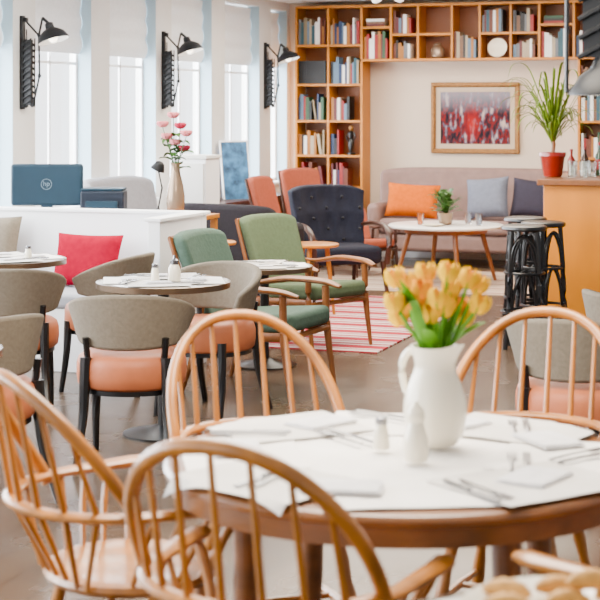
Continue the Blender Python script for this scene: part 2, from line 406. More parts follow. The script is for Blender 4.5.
for c in top_c:
    k=c[4]
    if k>=50:
        if k in(51,54,55,58): fill(c,.85)
        elif k%3!=1:
            for q in range(3):
                o=O("book",merge(mi(box(0,.2,0,.16,0,.004),0),mi(box(0,.2,0,.16,.022,.026),0),mi(box(0,.2,-.002,.003,0,.026),0),mi(box(.004,.196,.003,.155,.004,.022),1)),[bm_[(k+q*5)%14],page_m],
                  loc=(c[0]+.03,FY+.04,c[2]+.0005+q*.0268),smooth=False,label="%s book lying flat in a stack on the bookcase"%bnames[(k+q*5)%14],category="book",group="books on the oak bookcase")
    elif k==4: pass
    elif k==2:  pass
    else: fill(c,random.choice([.97,.93,.85]))
c=[c for c in top_c if c[4]==4][0]
O("decorative_plate",rot(lathe([(.02,0),(.06,.0),(.10,.018),(.102,.022),(.06,.006),(.02,.005)],24),'X',radians(78)),porc_m,loc=((c[0]+c[1])/2,FY+.13,c[2]+.103),label="round pale ceramic plate standing in a shelf cubby",category="plate")
c=[c for c in top_c if c[4]==2][0]
O("storage_jar",lathe([(.05,0),(.07,.02),(.075,.09),(.05,.13),(.035,.14),(.045,.155),(.02,.165)],20),champ_m,loc=((c[0]+c[1])/2,FY+.12,c[2]+.001),label="brown lidded jar in a shelf cubby",category="jar")
fg=T("figurine","dark carved wooden figurine standing on a bookcase shelf","figurine",((XM+XR)/2+.06,FY+.06,1.1))
O("body",lathe([(.045,0),(.045,.02),(.02,.03),(.03,.08),(.036,.14),(.02,.17),(.028,.2),(.034,.235),(.015,.25),(.012,.26)],14),black_m,fg)
O("head",ball((0,0,.285),.026,.024,.032),gold_m,fg)
O("arm",merge(tube([(-.03,0,.24),(-.05,-.01,.19),(-.025,-.03,.15)],.01),tube([(.03,0,.24),(.05,-.01,.19),(.025,-.03,.15)],.01)),black_m,fg)
# ---------------------------------------------------------------- painting
px0,px1,pz0,pz1=-4.31,-3.36,1.12,1.87
pc=T("framed_painting","ornate gold framed painting with red figures on beige wall","painting",((px0+px1)/2,BY,(pz0+pz1)/2))
w2=(px1-px0)/2; h2=(pz1-pz0)/2
def frame(w,h,b,y0,y1): return merge(box(-w,w,y0,y1,h-b,h),box(-w,w,y0,y1,-h,-h+b),box(-w,-w+b,y0,y1,-h+b,h-b),box(w-b,w,y0,y1,-h+b,h-b))
O("frame",merge(frame(w2,h2,.04,-.05,0),frame(w2-.03,h2-.03,.02,-.035,0)),gold_m,pc,bevel=.008)
O("mount",frame(w2-.05,h2-.05,.05,-.02,-.001),mount_m,pc)
O("canvas",box(-w2+.1,w2-.1,-.022,-.002,-h2+.1,h2-.1),painting_mat(),pc,smooth=False)
# ceiling spots
tr=T("track_light","white ceiling track with two adjustable spotlights","spotlight",at(.78,14.2,2.75))
O("track",cbox(0,0,-.015,1.2,.035,.03),white_m,tr,bevel=.003)
for sx in(-.11,.11):
    O("spotlight_head",merge(tube([(sx,0,-.03),(sx,0,-.12)],.012),rot(lathe([(.03,0),(.042,.01),(.048,.12),(.04,.13)],16,c=(sx,0,-.21)),'X',radians(35 if sx<0 else -35),(sx,0,-.16))),white_m,tr)
# ---------------------------------------------------------------- lounge
def upsofa(name,label,loc,rz,w,m,legm,hb=.97,arm_h=.62,seat=.45,dp=.8):
    t=T(name,label,"sofa" if w>1 else "armchair",loc,rz)
    O("base",box(-w/2+.03,w/2-.03,-dp/2+.05,dp/2-.02,.14,.32),m,t,bevel=.04)
    n=2 if w>1.4 else 1
    for i in range(n):
        cw=(w-.24)/n; x0=-w/2+.12+cw*i
        O("seat_cushion",box(x0+.004,x0+cw-.004,-dp/2+.02,dp/2-.2,.32,seat),m,t,bevel=.05,seg=4)
    def bk(u,v,s):
        a=2*u-1; x=a*(w/2)*(1+.02*v); z=.3+(hb-.3)*v*(1-.05*a**6)
        y=dp/2-.22+.10*v-.10*abs(a)**5
        th=.17*(1-.35*v)
        return (x,y+(th if s else 0)-(0 if s else .02*sin(pi*v)),z)
    O("backrest",slab(bk,20,8,0),m,t,bevel=.045,seg=4)
    for s in(-1,1):
        O("armrest",box(min(s*(w/2-.13),s*w/2),max(s*(w/2-.13),s*w/2),-dp/2+.02,dp/2-.15,.2,arm_h),m,t,bevel=.055,seg=4)
        for y in(-dp/2+.1,dp/2-.1): O("leg",tube([(s*(w/2-.12),y,.16),(s*(w/2-.08),y,0)],[.024,.013],10),legm,t)
    return t
upsofa("sofa","mauve grey velvet two seat sofa below a painting",(-3.74,15.95,.01),0,2.0,mauve_m,teak_m,seat=.47)
def throw(label,m,loc,rz,w,h,t=.14,tilt=-16,roll=0):
    o=O("cushion",rot(rot(pillow(w,h,t),'Y',roll,(0,0,h/2)),'X',radians(tilt)),m,loc=loc,rz=rz,label=label,category="cushion"); return o
throw("bright orange throw cushion on the mauve sofa",orange_m,(-4.29,15.68,.49),.1,.54,.36,.17,-22,.05)
throw("blue grey square throw cushion on the mauve sofa",gcush_m,(-3.52,15.64,.50),-.12,.44,.42,.17,-18,-.10)
throw("dark plum throw cushion at the sofa end",dcush_m,(-3.07,15.76,.50),.15,.42,.40,.17,-16,.10)
# round lounge table
lt=T("lounge_table","round pale marble lounge table with splayed wooden legs","table",at(1.34,14.7,.01))
O("tabletop",lathe([(.3,.49),(.52,.495),(.53,.505),(.53,.515),(.52,.522),(.3,.523)],48),marble_m,lt)
O("table_frame",lathe([(.36,.45),(.38,.45),(.38,.49),(.36,.49)],32),teak_m,lt)
for a in(.5,2.1,3.6,5.2):
    O("leg",tube([(.33*cos(a),.33*sin(a),.49),(.47*cos(a),.47*sin(a),0)],[.026,.016],10),teak_m,lt)
ZT=.5335
pp=T("potted_plant","small green plant in a beige pot on the marble table","plant",at(1.33,14.62,ZT))
O("pot",lathe([(.045,0),(.06,.01),(.07,.10),(.075,.11),(.065,.11),(.06,.10),(.02,.09)],20),champ_m,pp)
gs=[]
for i in range(90):
    a=random.uniform(0,2*pi); r=random.uniform(.02,.17); h=random.uniform(.04,.25)
    gs.append(blade([(0,0,.09),(r*.4*cos(a),r*.4*sin(a),.09+h*.6),(r*.8*cos(a),r*.8*sin(a),.09+h*.95),(r*cos(a),r*sin(a),.09+h*.9)],.020,.3,lambda q:.15 if q<.4 else 1.4*sin(pi*min(.97,q))+.1))
O("foliage",merge(*gs),leaf_m,pp)
def glass(loc,label="clear drinking glass on a table",h=.11,r=.033,grp="drinking glasses"):
    return O("drinking_glass",lathe([(r*.8,0),(r*.85,.004),(r,h),(r-.003,h),(r*.75,.01),(r*.3,.009)],16,cap1=True),glass_m,loc=loc,label=label,category="glass",group=grp)
glass(at(1.1,14.6,ZT)); glass(at(1.55,14.75,ZT)); glass(at(1.62,14.5,ZT))
def plate(loc,r=.11,label="white porcelain plate on a table",grp="plates"):
    return O("plate",lathe([(r*.5,0),(r*.6,.002),(r,.014),(r,.018),(r*.62,.006),(r*.2,.005)],28),porc_m,loc=loc,label=label,category="plate",group=grp)
plate(at(1.2,14.45,ZT),.1,"small white plate on the marble table")

def lounge_chair(label,loc,rz,m,wm,name="armchair",hb=.86,cat="armchair",sc=1,**pr):
    t=T(name,label,cat,loc,rz,**pr); t.scale=(sc,sc,sc)
    O("seat_cushion",rot(box(-.25,.25,-.29,.24,.33,.43),'X',radians(-4),(0,0,.38)),m,t,bevel=.035,seg=4)
    def bk(u,v,s):
        a=2*u-1; z=.40+(hb-.40)*v; y=.2+.17*v+.03*(1-a*a)*(1)
        return (a*(.235+.02*v),y+(.085 if s else 0),z-.03*abs(a)**4*v)
    O("backrest",slab(bk,12,8,0),m,t,bevel=.03,seg=4)
    g=[]
    for s in(-1,1):
        O("leg",tube(cr([(s*.275,-.24,.55),(s*.28,-.25,.3),(s*.285,-.29,0)],5),[.021]*5+lerpr(.022,.012,6),10),wm,t)
        O("leg",tube(cr([(s*.27,.24,.53),(s*.275,.27,.3),(s*.285,.36,0)],5),[.018]*5+lerpr(.022,.012,6),10),wm,t)
        O("armrest",tube(cr([(s*.275,-.33,.545),(s*.29,-.22,.57),(s*.295,0,.575),(s*.28,.2,.545),(s*.265,.33,.55)],5),[.7,.9,1,1.1,1.2,1.25,1.3,1.3,1.3,1.3,1.3,1.25,1.2,1.1,1,.95,.9,.85,.8,.7,.6],10,flat=(.026,.014)),wm,t)
        g.append(tube([(s*.275,-.255,.33),(s*.27,.28,.31)],.017,8,flat=(1,1.5)))
        g.append(tube([(s*.245,.30,.36),(s*.25,.455,hb-.03)],.014,8))
    g.append(tube([(-.27,-.255,.32),(.27,-.255,.32)],.016,8)); g.append(tube([(-.27,.27,.32),(.27,.27,.32)],.016,8))
    g.append(tube([(-.25,.455,hb-.035),(0,.47,hb-.03),(.25,.455,hb-.035)],.014,8))
    O("frame",merge(*g),wm,t)
    return t
lounge_chair("sage green armchair with teak frame on the striped rug",at(.07,10.75),face(.72,-.69),green_m,teak_m,hb=.87)
lounge_chair("teal green armchair with teak frame beside a dining table",at(-.20,9.12),face(.9,-.42),green2_m,teak_m,hb=.86,sc=1.04)
lounge_chair("salmon armchair with dark wooden frame by the window",at(-.03,15.0),face(.93,-.4),salmon2_m,darkwood_m,hb=1.04,sc=.92)
lounge_chair("salmon armchair with dark frame near the bookcase",at(.22,15.85),face(.6,-.8),salmon2_m,darkwood_m,hb=1.08,sc=.92)
lounge_chair("dark framed armchair with salmon seat beside navy armchair",at(.62,15.3),face(.5,-.87),salmon2_m,darkwood_m,hb=.8,sc=.8)
# navy tufted
def tufted(label,loc,rz,m,wm):
    t=T("tufted_armchair",label,"armchair",loc,rz)
    O("seat_cushion",box(-.29,.29,-.3,.22,.30,.45),m,t,bevel=.05,seg=4)
    def dent(a,v):
        return .022*(abs(cos(a*pi*2.0))*abs(cos(v*pi*2.5)))
    def bk(u,v,s):
        a=2*u-1; w=.29+.05*v; z=.36+.58*v-.05*abs(a)**4*v
        y=.2+.12*v-.10*a*a
        if s: return (a*w,y+.12,z)
        return (a*w,y-.02+dent(a,v),z)
    O("backrest",slab(bk,36,28,0),m,t,sub=1)
    bs=[]
    for i in range(-2,3):
        for j in range(0,6):
            if (i+j)%2==0: continue
            a=i*.5*.85; v=.2+j*.155
            if v>.95: continue
            w=.29+.05*v; bs.append(ball((a*w,.2+.12*v-.1*a*a-.022,.36+.58*v),.013,.008,.013))
    O("tufting_button",merge(*bs),black_m,t,kind="stuff")
    for s in(-1,1):
        O("armrest",tube(cr([(s*.30,.2,.6),(s*.34,.02,.62),(s*.35,-.2,.6),(s*.34,-.3,.5),(s*.33,-.28,.3)],5),.024,10,flat=(1.2,.8)),wm,t)
        O("leg",tube([(s*.3,-.26,.32),(s*.33,-.3,0)],[.026,.014],10),wm,t)
        O("leg",tube([(s*.26,.24,.36),(s*.28,.34,0)],[.026,.014],10),wm,t)
    return t
tufted("navy blue button tufted armchair with dark wooden arms",at(.32,13.5),face(.35,-.93),navy_m,darkwood_m)
upsofa("tub_armchair","charcoal upholstered low armchair near the windows",at(-.50,12.6),face(.5,.86),.90,char_m,darkwood_m,hb=.86,arm_h=.70,dp=.7)
upsofa("sofa","light grey upholstered sofa beneath the windows",(-5.50,11.75,0),pi/2,1.15,lgrey_m,darkwood_m,hb=1.04,arm_h=.66,dp=.66)
def side_table(label,loc,r,h,m,name="side_table"):
    t=T(name,label,"table",loc)
    O("tabletop",lathe([(r*.6,h-.025),(r-.008,h-.025),(r,h-.018),(r,h-.005),(r-.006,h),(r*.5,h)],32),m,t)
    for a in(.6,2.7,4.8):
        O("leg",tube([(r*.55*cos(a),r*.55*sin(a),h-.02),(r*.85*cos(a),r*.85*sin(a),0)],[.02,.012],10),m,t)
    return t
side_table("small round teak side table between armchairs",at(.10,12.3),.2,.56,oak_m)
side_table("small golden wooden side table near charcoal armchair",at(-.6,11.3),.15,.66,oak_m)
# rugs
RD=(.36,.03,.045); WH=(.56,.45,.42)
O("rug",box(-.75,.75,-1.5,1.5,0,.008),stripe_mat("striped_rug",[(0,RD),(.36,WH),(.5,RD),(.62,WH),(.82,(.40,.09,.09)),(.9,WH)],.34),loc=(-3.72,11.5,.001),smooth=False,label="pinkish red and cream striped rug on dark floor",category="rug")
O("rug",box(-1.35,1.35,-.95,.95,0,.008),stripe_mat("pale_rug",[(0,(.38,.29,.22)),(.55,(.24,.14,.11)),(.7,(.42,.33,.26))],.35),loc=(-3.7,14.35,.001),smooth=False,label="pale cream patterned rug under the marble table",category="rug")
# ---------------------------------------------------------------- window-side furniture
sb=T("sideboard","dark brown low sideboard standing under the windows","sideboard",(-5.75,14.6,0))
O("body",box(-.14,.14,-1.25,1.2,.06,.68),darkwood_m,sb,bevel=.006)
O("top_board",box(-.155,.16,-1.27,1.22,.68,.71),darkwood_m,sb,bevel=.004)
for i in range(4): O("door",box(.141,.155,-1.22+.6*i,-1.22+.6*i+.58,.1,.65),darkwood_m,sb,bevel=.004)
ps=T("display_poster","blue illustrated poster leaning on the dark sideboard","poster",(-5.72,14.5,.712),.95)
O("panel",rot(box(-.15,.15,-.008,.008,0,.56),'X',radians(-8)),poster_m,ps,bevel=.002)
O("poster_border",rot(merge(box(-.16,-.15,-.01,.01,0,.57),box(.15,.16,-.01,.01,0,.57),box(-.16,.16,-.01,.01,.56,.575)),'X',radians(-8)),white_m,ps)
O("support_leg",tube([(0,.08,.5),(0,.1,0)],.006),white_m,ps)
wc=T("cabinet","white painted cabinet standing near the windows","cabinet",at(-.92,14.0))
O("body",box(-.17,.17,-.16,.16,0,1.16),white_m,wc,bevel=.006); O("top_board",box(-.185,.185,-.18,.17,1.16,1.19),cream_m,wc,bevel=.004)
dr=O("door",box(-.155,.155,-.18,-.161,.05,1.12),cream_m,wc,bevel=.004); O("handle",tube([(.12,-.195,.6),(.12,-.195,.72)],.006),steel_m,dr)
# ---------------------------------------------------------------- banquette
bq=T("banquette","white panelled banquette bench with grey seat pad","bench",(0,0,0))
O("back_panel",merge(box(-5.88,-3.89,9.25,9.33,0,.93),box(-5.88,-3.87,9.235,9.345,.93,.95)),white_m,bq,bevel=.004)
O("side_panel",merge(box(-3.97,-3.89,8.62,9.249,0,.93),box(-3.985,-3.875,8.60,9.235,.93,.95)),white_m,bq,bevel=.004)
O("seat_base",box(-5.88,-3.975,8.68,9.249,0,.38),white_m,bq,bevel=.004)
O("seat_cushion",box(-5.87,-3.98,8.66,9.24,.38,.475),lgrey_m,bq,bevel=.03,seg=4)
throw("crimson throw cushion leaning on the banquette back",pink_m,(-4.60,9.02,.477),-.1,.48,.34)
throw("taupe grey throw cushion on the banquette",taupe_m,(-5.33,9.03,.477),.1,.46,.44)
cs=T("console_table","narrow wooden console behind the white banquette","table",at(-.83,10.72))
O("tabletop",box(-.25,.25,-.16,.16,.86,.89),oak_m,cs,bevel=.004)
for sx in(-.22,.22):
    for sy in(-.13,.13): O("leg",cbox(sx,sy,.43,.04,.04,.86),oak_m,cs,bevel=.004)
vs=at(-.83,10.68,.891)
O("flower_vase",lathe([(.045,0),(.055,.01),(.06,.06),(.062,.12),(.05,.2),(.032,.27),(.027,.32),(.036,.345),(.031,.345),(.022,.32),(.02,.2)],24),champ_m,loc=vs,label="tall champagne coloured vase on the wooden console",category="vase")
for i,(dx,dz,col) in enumerate([(-.09,.58,rosep_m),(-.03,.64,rosep_m),(.03,.57,roser_m),(-.06,.50,rosep_m),(.085,.52,rosep_m),(.0,.46,rosep_m),(.05,.42,roser_m)]):
    r=T("rose",("pink" if col is rosep_m else "red")+" rose with leafy stem in the champagne vase","flower",vs,0,group="roses in the vase")
    dy=random.uniform(-.04,.04)
    O("stem",tube(cr([(0,0,.06),(dx*.2,0,.33),(dx,dy,dz)],4),.003,6),leaf_m,r)
    O("flower_head",mv(petals(6,.031,.044,.25,3),dx,dy,dz),col,r)
    O("leaf",merge(*[blade(cr([(dx*.5,dy*.5,dz*.72+.03*q),(dx*.5+.05*cos(q*2.2+i),.03*sin(q*2+i),dz*.75+.03*q),(dx*.5+.10*cos(q*2.2+i),.06*sin(q*2+i),dz*.74+.02*q)],3),.030) for q in range(3)]),leaf_m,r)
dl=T("desk_lamp","small black adjustable desk lamp on the console","lamp",at(-.96,10.82,.891))
O("base",lathe([(.05,0),(.05,.01),(.02,.02),(.01,.03)],18),iron_m,dl)
O("lamp_arm",tube([(0,0,.02),(.03,0,.17),(.0,0,.3)],.006),iron_m,dl)
O("lamp_shade",rot(lathe([(.015,.06),(.03,.05),(.05,0),(.048,0),(.02,.045)],18,c=(-.0,0,.29)),'Y',radians(25),(0,0,.3)),iron_m,dl)
# desk with monitor
dk=T("desk","white desk standing behind the banquette","desk",at(-1.58,11.2),0)
O("desktop",box(-.56,.56,-.28,.28,.82,.86),white_m,dk,bevel=.004)
for sx in(-.52,.52):
    for sy in(-.24,.24): O("leg",cbox(sx,sy,.41,.05,.05,.82),white_m,dk,bevel=.004)
mn=T("computer_monitor","dark blue computer monitor seen from its back","monitor",at(-1.76,11.15,.861),face(0,1))
O("monitor_housing",box(-.25,.25,-.02,.045,.06,.35),plastic_m,mn,bevel=.02)
O("screen",box(-.235,.235,-.0215,-.02,.08,.335),black_m,mn)
O("stand",merge(box(-.04,.04,.0,.04,.01,.2),lathe([(.12,0),(.12,.01),(.03,.016)],20,sy=.7)),plastic_m,mn,bevel=.003)
cu=bpy.data.curves.new("logo_text",'FONT'); cu.body="hp"; cu.size=.048; cu.align_x='CENTER'; cu.align_y='CENTER'; cu.extrude=.0008
to=bpy.data.objects.new("logo_text",cu); COL.objects.link(to); bpy.context.view_layer.update()
tm=bpy.data.meshes.new_from_object(to.evaluated_get(bpy.context.evaluated_depsgraph_get())); bpy.data.objects.remove(to)
lg=([tuple(v.co) for v in tm.vertices],[tuple(p.vertices) for p in tm.polygons])
lg=xf(lg,Matrix.Translation((0,.0475,.213))@Matrix.Rotation(pi,4,'Z')@Matrix.Rotation(pi/2,4,'X'))
ring=tube([(.036*cos(a*pi/12),.0465,.21+.036*sin(a*pi/12)) for a in range(24)],.002,6,closed=True)
O("logo",merge(lg,ring),logo_m,mn)
pb=T("printer","dark navy desktop printer on the desk","printer",at(-1.36,11.1,.861),face(0,1))
O("printer_body",box(-.15,.15,-.12,.12,0,.17),plastic2_m,pb,bevel=.015); O("paper_tray",box(-.11,.11,.12,.15,.03,.1),plastic_m,pb,bevel=.004); O("lid",box(-.145,.145,-.115,.115,.17,.185),plastic_m,pb,bevel=.005)
# ---------------------------------------------------------------- barrel chairs
def barrel(label,loc,rz):
    t=T("dining_armchair",label,"chair",loc,rz,group="taupe and salmon dining armchairs"); t.scale=(.97,.97,1)
    def sh(u,v,s):
        a=radians(-112+224*u); q=abs(2*u-1)
        zt=.778-.13*q**2.2; zb=.525+.03*q**2
        z=zb+(zt-zb)*v
        r=.235+.05*v
        th=.045
        rr=r if s else r-th
        fl=1+.05*q
        return (rr*sin(a)*1.02*fl,rr*cos(a)*.98+.0,z)
    O("backrest",slab(sh,26,6,0),taupe_m,t,bevel=.018,seg=3)
    O("seat_cushion",lathe([(.2,.345),(.238,.347),(.252,.36),(.258,.40),(.257,.45),(.248,.478),(.225,.495),(.16,.503),(.02,.508)],36,sx=1.0,sy=.98),salmon_m,t,sharp=1.4)
    for s in(-1,1):
        O("leg",tube(cr([(s*.185,.175,.49),(s*.19,.19,.33),(s*.195,.21,.2),(s*.215,.29,0)],4),lerpr(.028,.016,13),8,flat=(1,1.15)),black_m,t)
        O("leg",tube(cr([(s*.19,-.16,.40),(s*.2,-.17,.2),(s*.205,-.2,0)],4),lerpr(.026,.015,9),8),black_m,t)
        O("back_post",tube([(s*.17,.165,.40),(s*.185,.185,.58)],.016,8),black_m,t)
    O("apron",lathe([(.2,.325),(.235,.325),(.235,.346),(.2,.346)],32),black_m,t)
    return t
b0=barrel("taupe barrel back dining chair with salmon seat, black legs",at(-.765,7.28),face(.05,1))
dup(b0,at(-1.32,6.50),face(-.75,.65),"taupe barrel back dining chair at neighbouring table")
dup(b0,at(-1.52,8.42),face(-.1,1),"taupe barrel back dining chair facing the banquette table")
dup(b0,at(-1.10,9.15),face(-.9,.3),"taupe barrel back dining chair beside banquette table")
dup(b0,at(-.48,8.38),face(-.5,-.85),"taupe barrel back dining chair behind the laid table")
dup(b0,at(1.12,6.45),face(.35,.93),"taupe barrel back dining chair near the bar")
dup(b0,at(1.55,7.25),face(.95,.2),"taupe barrel back dining chair at the bar side table")
def bistro(label,loc,r,name="dining_table",h=.75):
    t=T(name,label,"table",loc)
    O("tabletop",lathe([(r*.5,h-.025),(r-.012,h-.025),(r-.012,h),(r*.5,h)],48),marble_m,t)
    O("table_rim",lathe([(r-.012,h-.03),(r,h-.028),(r,h),(r-.012,h+.003),(r-.014,h),(r-.014,h-.03)],48,cap0=False,cap1=False),bronze_m,t)
    O("pedestal",lathe([(.03,.03),(.028,.1),(.028,h-.05),(.12,h-.026)],20),black_m,t)
    O("table_base",lathe([(.2,0),(.2,.01),(.08,.03),(.03,.05)],32),black_m,t)
    return t
cA_=(-.67,7.85); cB_=(-1.66,9.02); cC_=(-.22,9.95); cD_=(2.05,7.6); cE_=(-1.38,5.62)
bistro("round dining table with bronze rim and white settings",at(*cA_),.33)
bistro("round dining table laid with papers in front of banquette",at(*cB_),.34)
bistro("round table laid with white menus between green armchairs",at(*cC_),.30,h=.62)
bistro("round table with bronze rim near the bar",at(*cD_),.36)
bistro("small round dining table with papers beside armchair",at(*cE_),.33)
def sheet(loc,rz,w,d,label,name="placemat",m=paper_m,th=.0012,grp="white paper placemats",amp=.0008,rimc=None,rimr=0):
    ph=random.uniform(0,6)
    def f(u,v,s):
        x=(u-.5)*w; y=(v-.5)*d; z=(th if s else 0)+amp*(1+.5*sin(u*11+v*5+ph)+.5*sin(v*13-u*6+ph*2))
        if rimc:
            gx=loc[0]+x*cos(rz)-y*sin(rz)-rimc[0]; gy=loc[1]+x*sin(rz)+y*cos(rz)-rimc[1]; rr=sqrt(gx*gx+gy*gy)
            if rr>rimr:
                e=rr-rimr; z-=e*1.1+e*e*8
        return (x,y,z)
    return O(name,slab(f,18,16,0),m,loc=loc,rz=rz,label=label,category="placemat" if name=="placemat" else name.replace("_"," "),group=grp)
def napkin(loc,rz,w=.16,d=.1,label="folded white napkin on a placemat"):
    ph=random.uniform(0,6)
    def layer(ins,z0,t):
        def f(u,v,s):
            a=2*u-1; b=2*v-1
            sag=.0012*(1+sin(u*5+ph)*sin(v*4+ph))
            e=1-.03*abs(a)**3*abs(b)**3
            return (a*(w/2-ins)*e,b*(d/2-ins*.7)*e,z0+(t+sag if s else 0)*(1-.5*max(abs(a),abs(b))**8))
        return slab(f,10,8,0)
    return O("napkin",merge(layer(0,0,.0028),layer(.006,.0045,.0022)),napkin_m,loc=loc,rz=rz,label=label,category="napkin",group="folded napkins")
fork_g=merge(tube([(0,-.1,.002),(0,-.02,.004),(0,.04,.003)],[.005,.004,.004],6,flat=(1.3,.5)),box(-.012,.012,.04,.055,.001,.003),*[box(x,x+.004,.055,.095,.001,.003) for x in(-.012,-.005,.001,.008)])
knife_g=merge(tube([(0,-.11,.003),(0,-.01,.003)],[.007,.006],8,flat=(1,.5)),box(-.009,.009,-.01,.1,.001,.003))
def cutlery(loc,rz):
    O("fork",fork_g,steel_m,loc=loc,rz=rz,label="steel fork lying on a placemat",category="fork",group="forks")
    v=(loc[0]+.035*cos(rz),loc[1]+.035*sin(rz),loc[2])
    O("knife",knife_g,steel_m,loc=v,rz=rz,label="steel knife lying beside a fork",category="knife",group="knives")
def shaker(loc,label="small white salt shaker on a dining table",h=.07):
    t=T("salt_shaker",label,"shaker",loc)
    O("body",lathe([(.02,0),(.022,.004),(.018,h*.5),(.014,h*.75)],16),porc_m,t); O("cap",lathe([(.014,h*.75),(.016,h*.8),(.014,h*.95),(.006,h)],16),steel_m,t)
    return t
def lay(c,ang,n,r=.19,w=.2,d=.15,h=.75):
    for i in range(n):
        a=ang+2*pi*i/n; x=c[0]+r*cos(a); y=c[1]+r*sin(a)
        sheet((x,y,h+.0035+(i%2)*.0032),a+pi/2+.15,w,d,"white paper placemat on a bistro table",m=(paper_m,paper2_m)[i%2])
        napkin((x,y,h+.0105),a+pi/2+.2,.13,.08)
        cutlery((x-.05*sin(a)*2,y+.05*cos(a)*2,h+.0105),a+pi/2+1.4)
lay(at(*cA_),.3,4,.17,.30,.25)
lay(at(*cB_),.7,4,.17,.30,.25)
lay(at(*cC_),.3,4,.15,.27,.23,.62)
lay(at(*cD_),.3,4,.18,.30,.25)
lay(at(*cE_),.3,4,.17,.30,.25)
shaker(at(-.70,7.73,.7605),h=.09); 
sd=T("sugar_dispenser","white sugar dispenser on the laid dining table","jar",at(-.61,7.77,.7605))
O("body",lathe([(.03,0),(.032,.005),(.03,.06),(.02,.08)],18),porc_m,sd); O("cap",lathe([(.02,.08),(.02,.1),(.008,.108),(.005,.125)],16),steel_m,sd)
shaker(at(-1.52,8.95,.7605))
# ---------------------------------------------------------------- bar
bar=T("bar_counter","golden oak bar counter with brown wooden top","counter",(0,0,0))
O("body",box(-2.25,.4,11.98,14.3,.025,1.02),baroak_m,bar,bevel=.004)
O("kick_plate",box(-2.22,.38,12.02,14.26,0,.025),black_m,bar)
O("countertop",box(-2.29,.45,11.92,14.36,1.02,1.065),teak_m,bar,bevel=.006)
dp_=T("dracaena","spiky dracaena plant in a red glazed pot on the bar","plant",at(1.965,12.45,1.066))
O("pot",lathe([(.065,0),(.075,.01),(.095,.15),(.105,.16),(.105,.19),(.09,.19),(.085,.16),(.02,.15)],24),terra_m,dp_)
O("trunk",tube([(0,0,.14),(.01,0,.25),(-.005,0,.36)],.016,8),teak_m,dp_)
gs=[]
for i in range(80):
    a=random.uniform(0,2*pi); L=random.uniform(.25,.58); up=random.uniform(.35,1.3); z0=.22+.18*random.random()
    gs.append(blade(cr([(0,0,z0),(L*.25*cos(a),L*.25*sin(a),z0+L*.5*up),(L*.45*cos(a),L*.45*sin(a),z0+L*.80*up),(L*.68*cos(a),L*.68*sin(a),z0+L*(.9*up-.10)),(L*.78*cos(a),L*.78*sin(a),z0+L*(.85*up-.25))],4),.0095,.4))
O("foliage",merge(*gs),leafy_m,dp_)
def bottle(loc,m,label,h=.28,r=.035,lm=red_m):
    t=T("bottle",label,"bottle",loc)
    O("body",lathe([(r*.9,0),(r,.01),(r,h*.6),(r*.4,h*.76),(r*.36,h*.95),(r*.45,h)],20),m,t)
    O("paper_label",lathe([(r+.001,h*.2),(r+.001,h*.5)],20,cap0=False,cap1=False),lm,t)
    O("cap",lathe([(r*.46,h*.93),(r*.46,h+.005),(r*.2,h+.006)],14),red_m,t)
bottle(at(2.27,12.75,1.066),brownb_m,"brown glass bottle with cream label on the bar",.22,.03,mount_m)
bottle(at(2.36,12.6,1.066),green_glass,"green glass bottle with red label on the bar",.26,.035)
bottle(at(2.17,12.8,1.066),terra_m,"small red bottle on the bar",.2,.03,mount_m)
for l,d in((2.11,12.42),(2.19,12.35),(2.27,12.42),(2.35,12.40),(2.15,12.6),(2.25,12.58)): glass(at(l,d,1.066),"clear drinking glass on the bar",.12,.035)
for q in range(3): plate(at(2.42,12.25,1.066+.009*q),.09,"white saucer stacked on the bar","saucers on the bar")
def stool(loc,rz,label="black bentwood bar stool beside the oak bar"):
    t=T("bar_stool",label,"stool",loc,rz,group="black bar stools")
    O("seat",lathe([(.11,.782),(.145,.782),(.155,.793),(.152,.81),(.13,.818),(.1,.812),(.02,.81)],28),black_m,t)
    for i in range(4):
        a=pi/4+i*pi/2; c,s=cos(a),sin(a)
        O("leg",tube(cr([(.115*c,.115*s,.785),(.135*c,.135*s,.5),(.15*c,.15*s,.2),(.18*c,.18*s,0)],4),.017,8),black_m,t)
    for z,rr in((.24,.15),(.50,.13)):
        O("foot_ring",tube([(rr*cos(2*pi*i/24),rr*sin(2*pi*i/24),z) for i in range(24)],.010,8,closed=True),black_m,t)
    g=[]
    for i in range(4):
        a=pi/4+i*pi/2; b=a+pi/2
        for zb,hh in((.02,.48),(.26,.48),(.5,.24)):
            p0=Vector((.14*cos(a),.14*sin(a),zb)); p1=Vector((.14*cos(b),.14*sin(b),zb)); m=(p0+p1)/2
            g.append(tube(cr([p0*.9+m*.1,(p0*.7+m*.3)+Vector((0,0,hh*.7)),m+Vector((0,0,hh)),(p1*.7+m*.3)+Vector((0,0,hh*.7)),p1*.9+m*.1],4),.010,8))
    O("bent_brace",merge(*g),black_m,t)
    return t
s0=stool(at(1.50,10.70),.2); dup(s0,at(1.68,11.05),.9); dup(s0,at(1.62,11.50),.6)
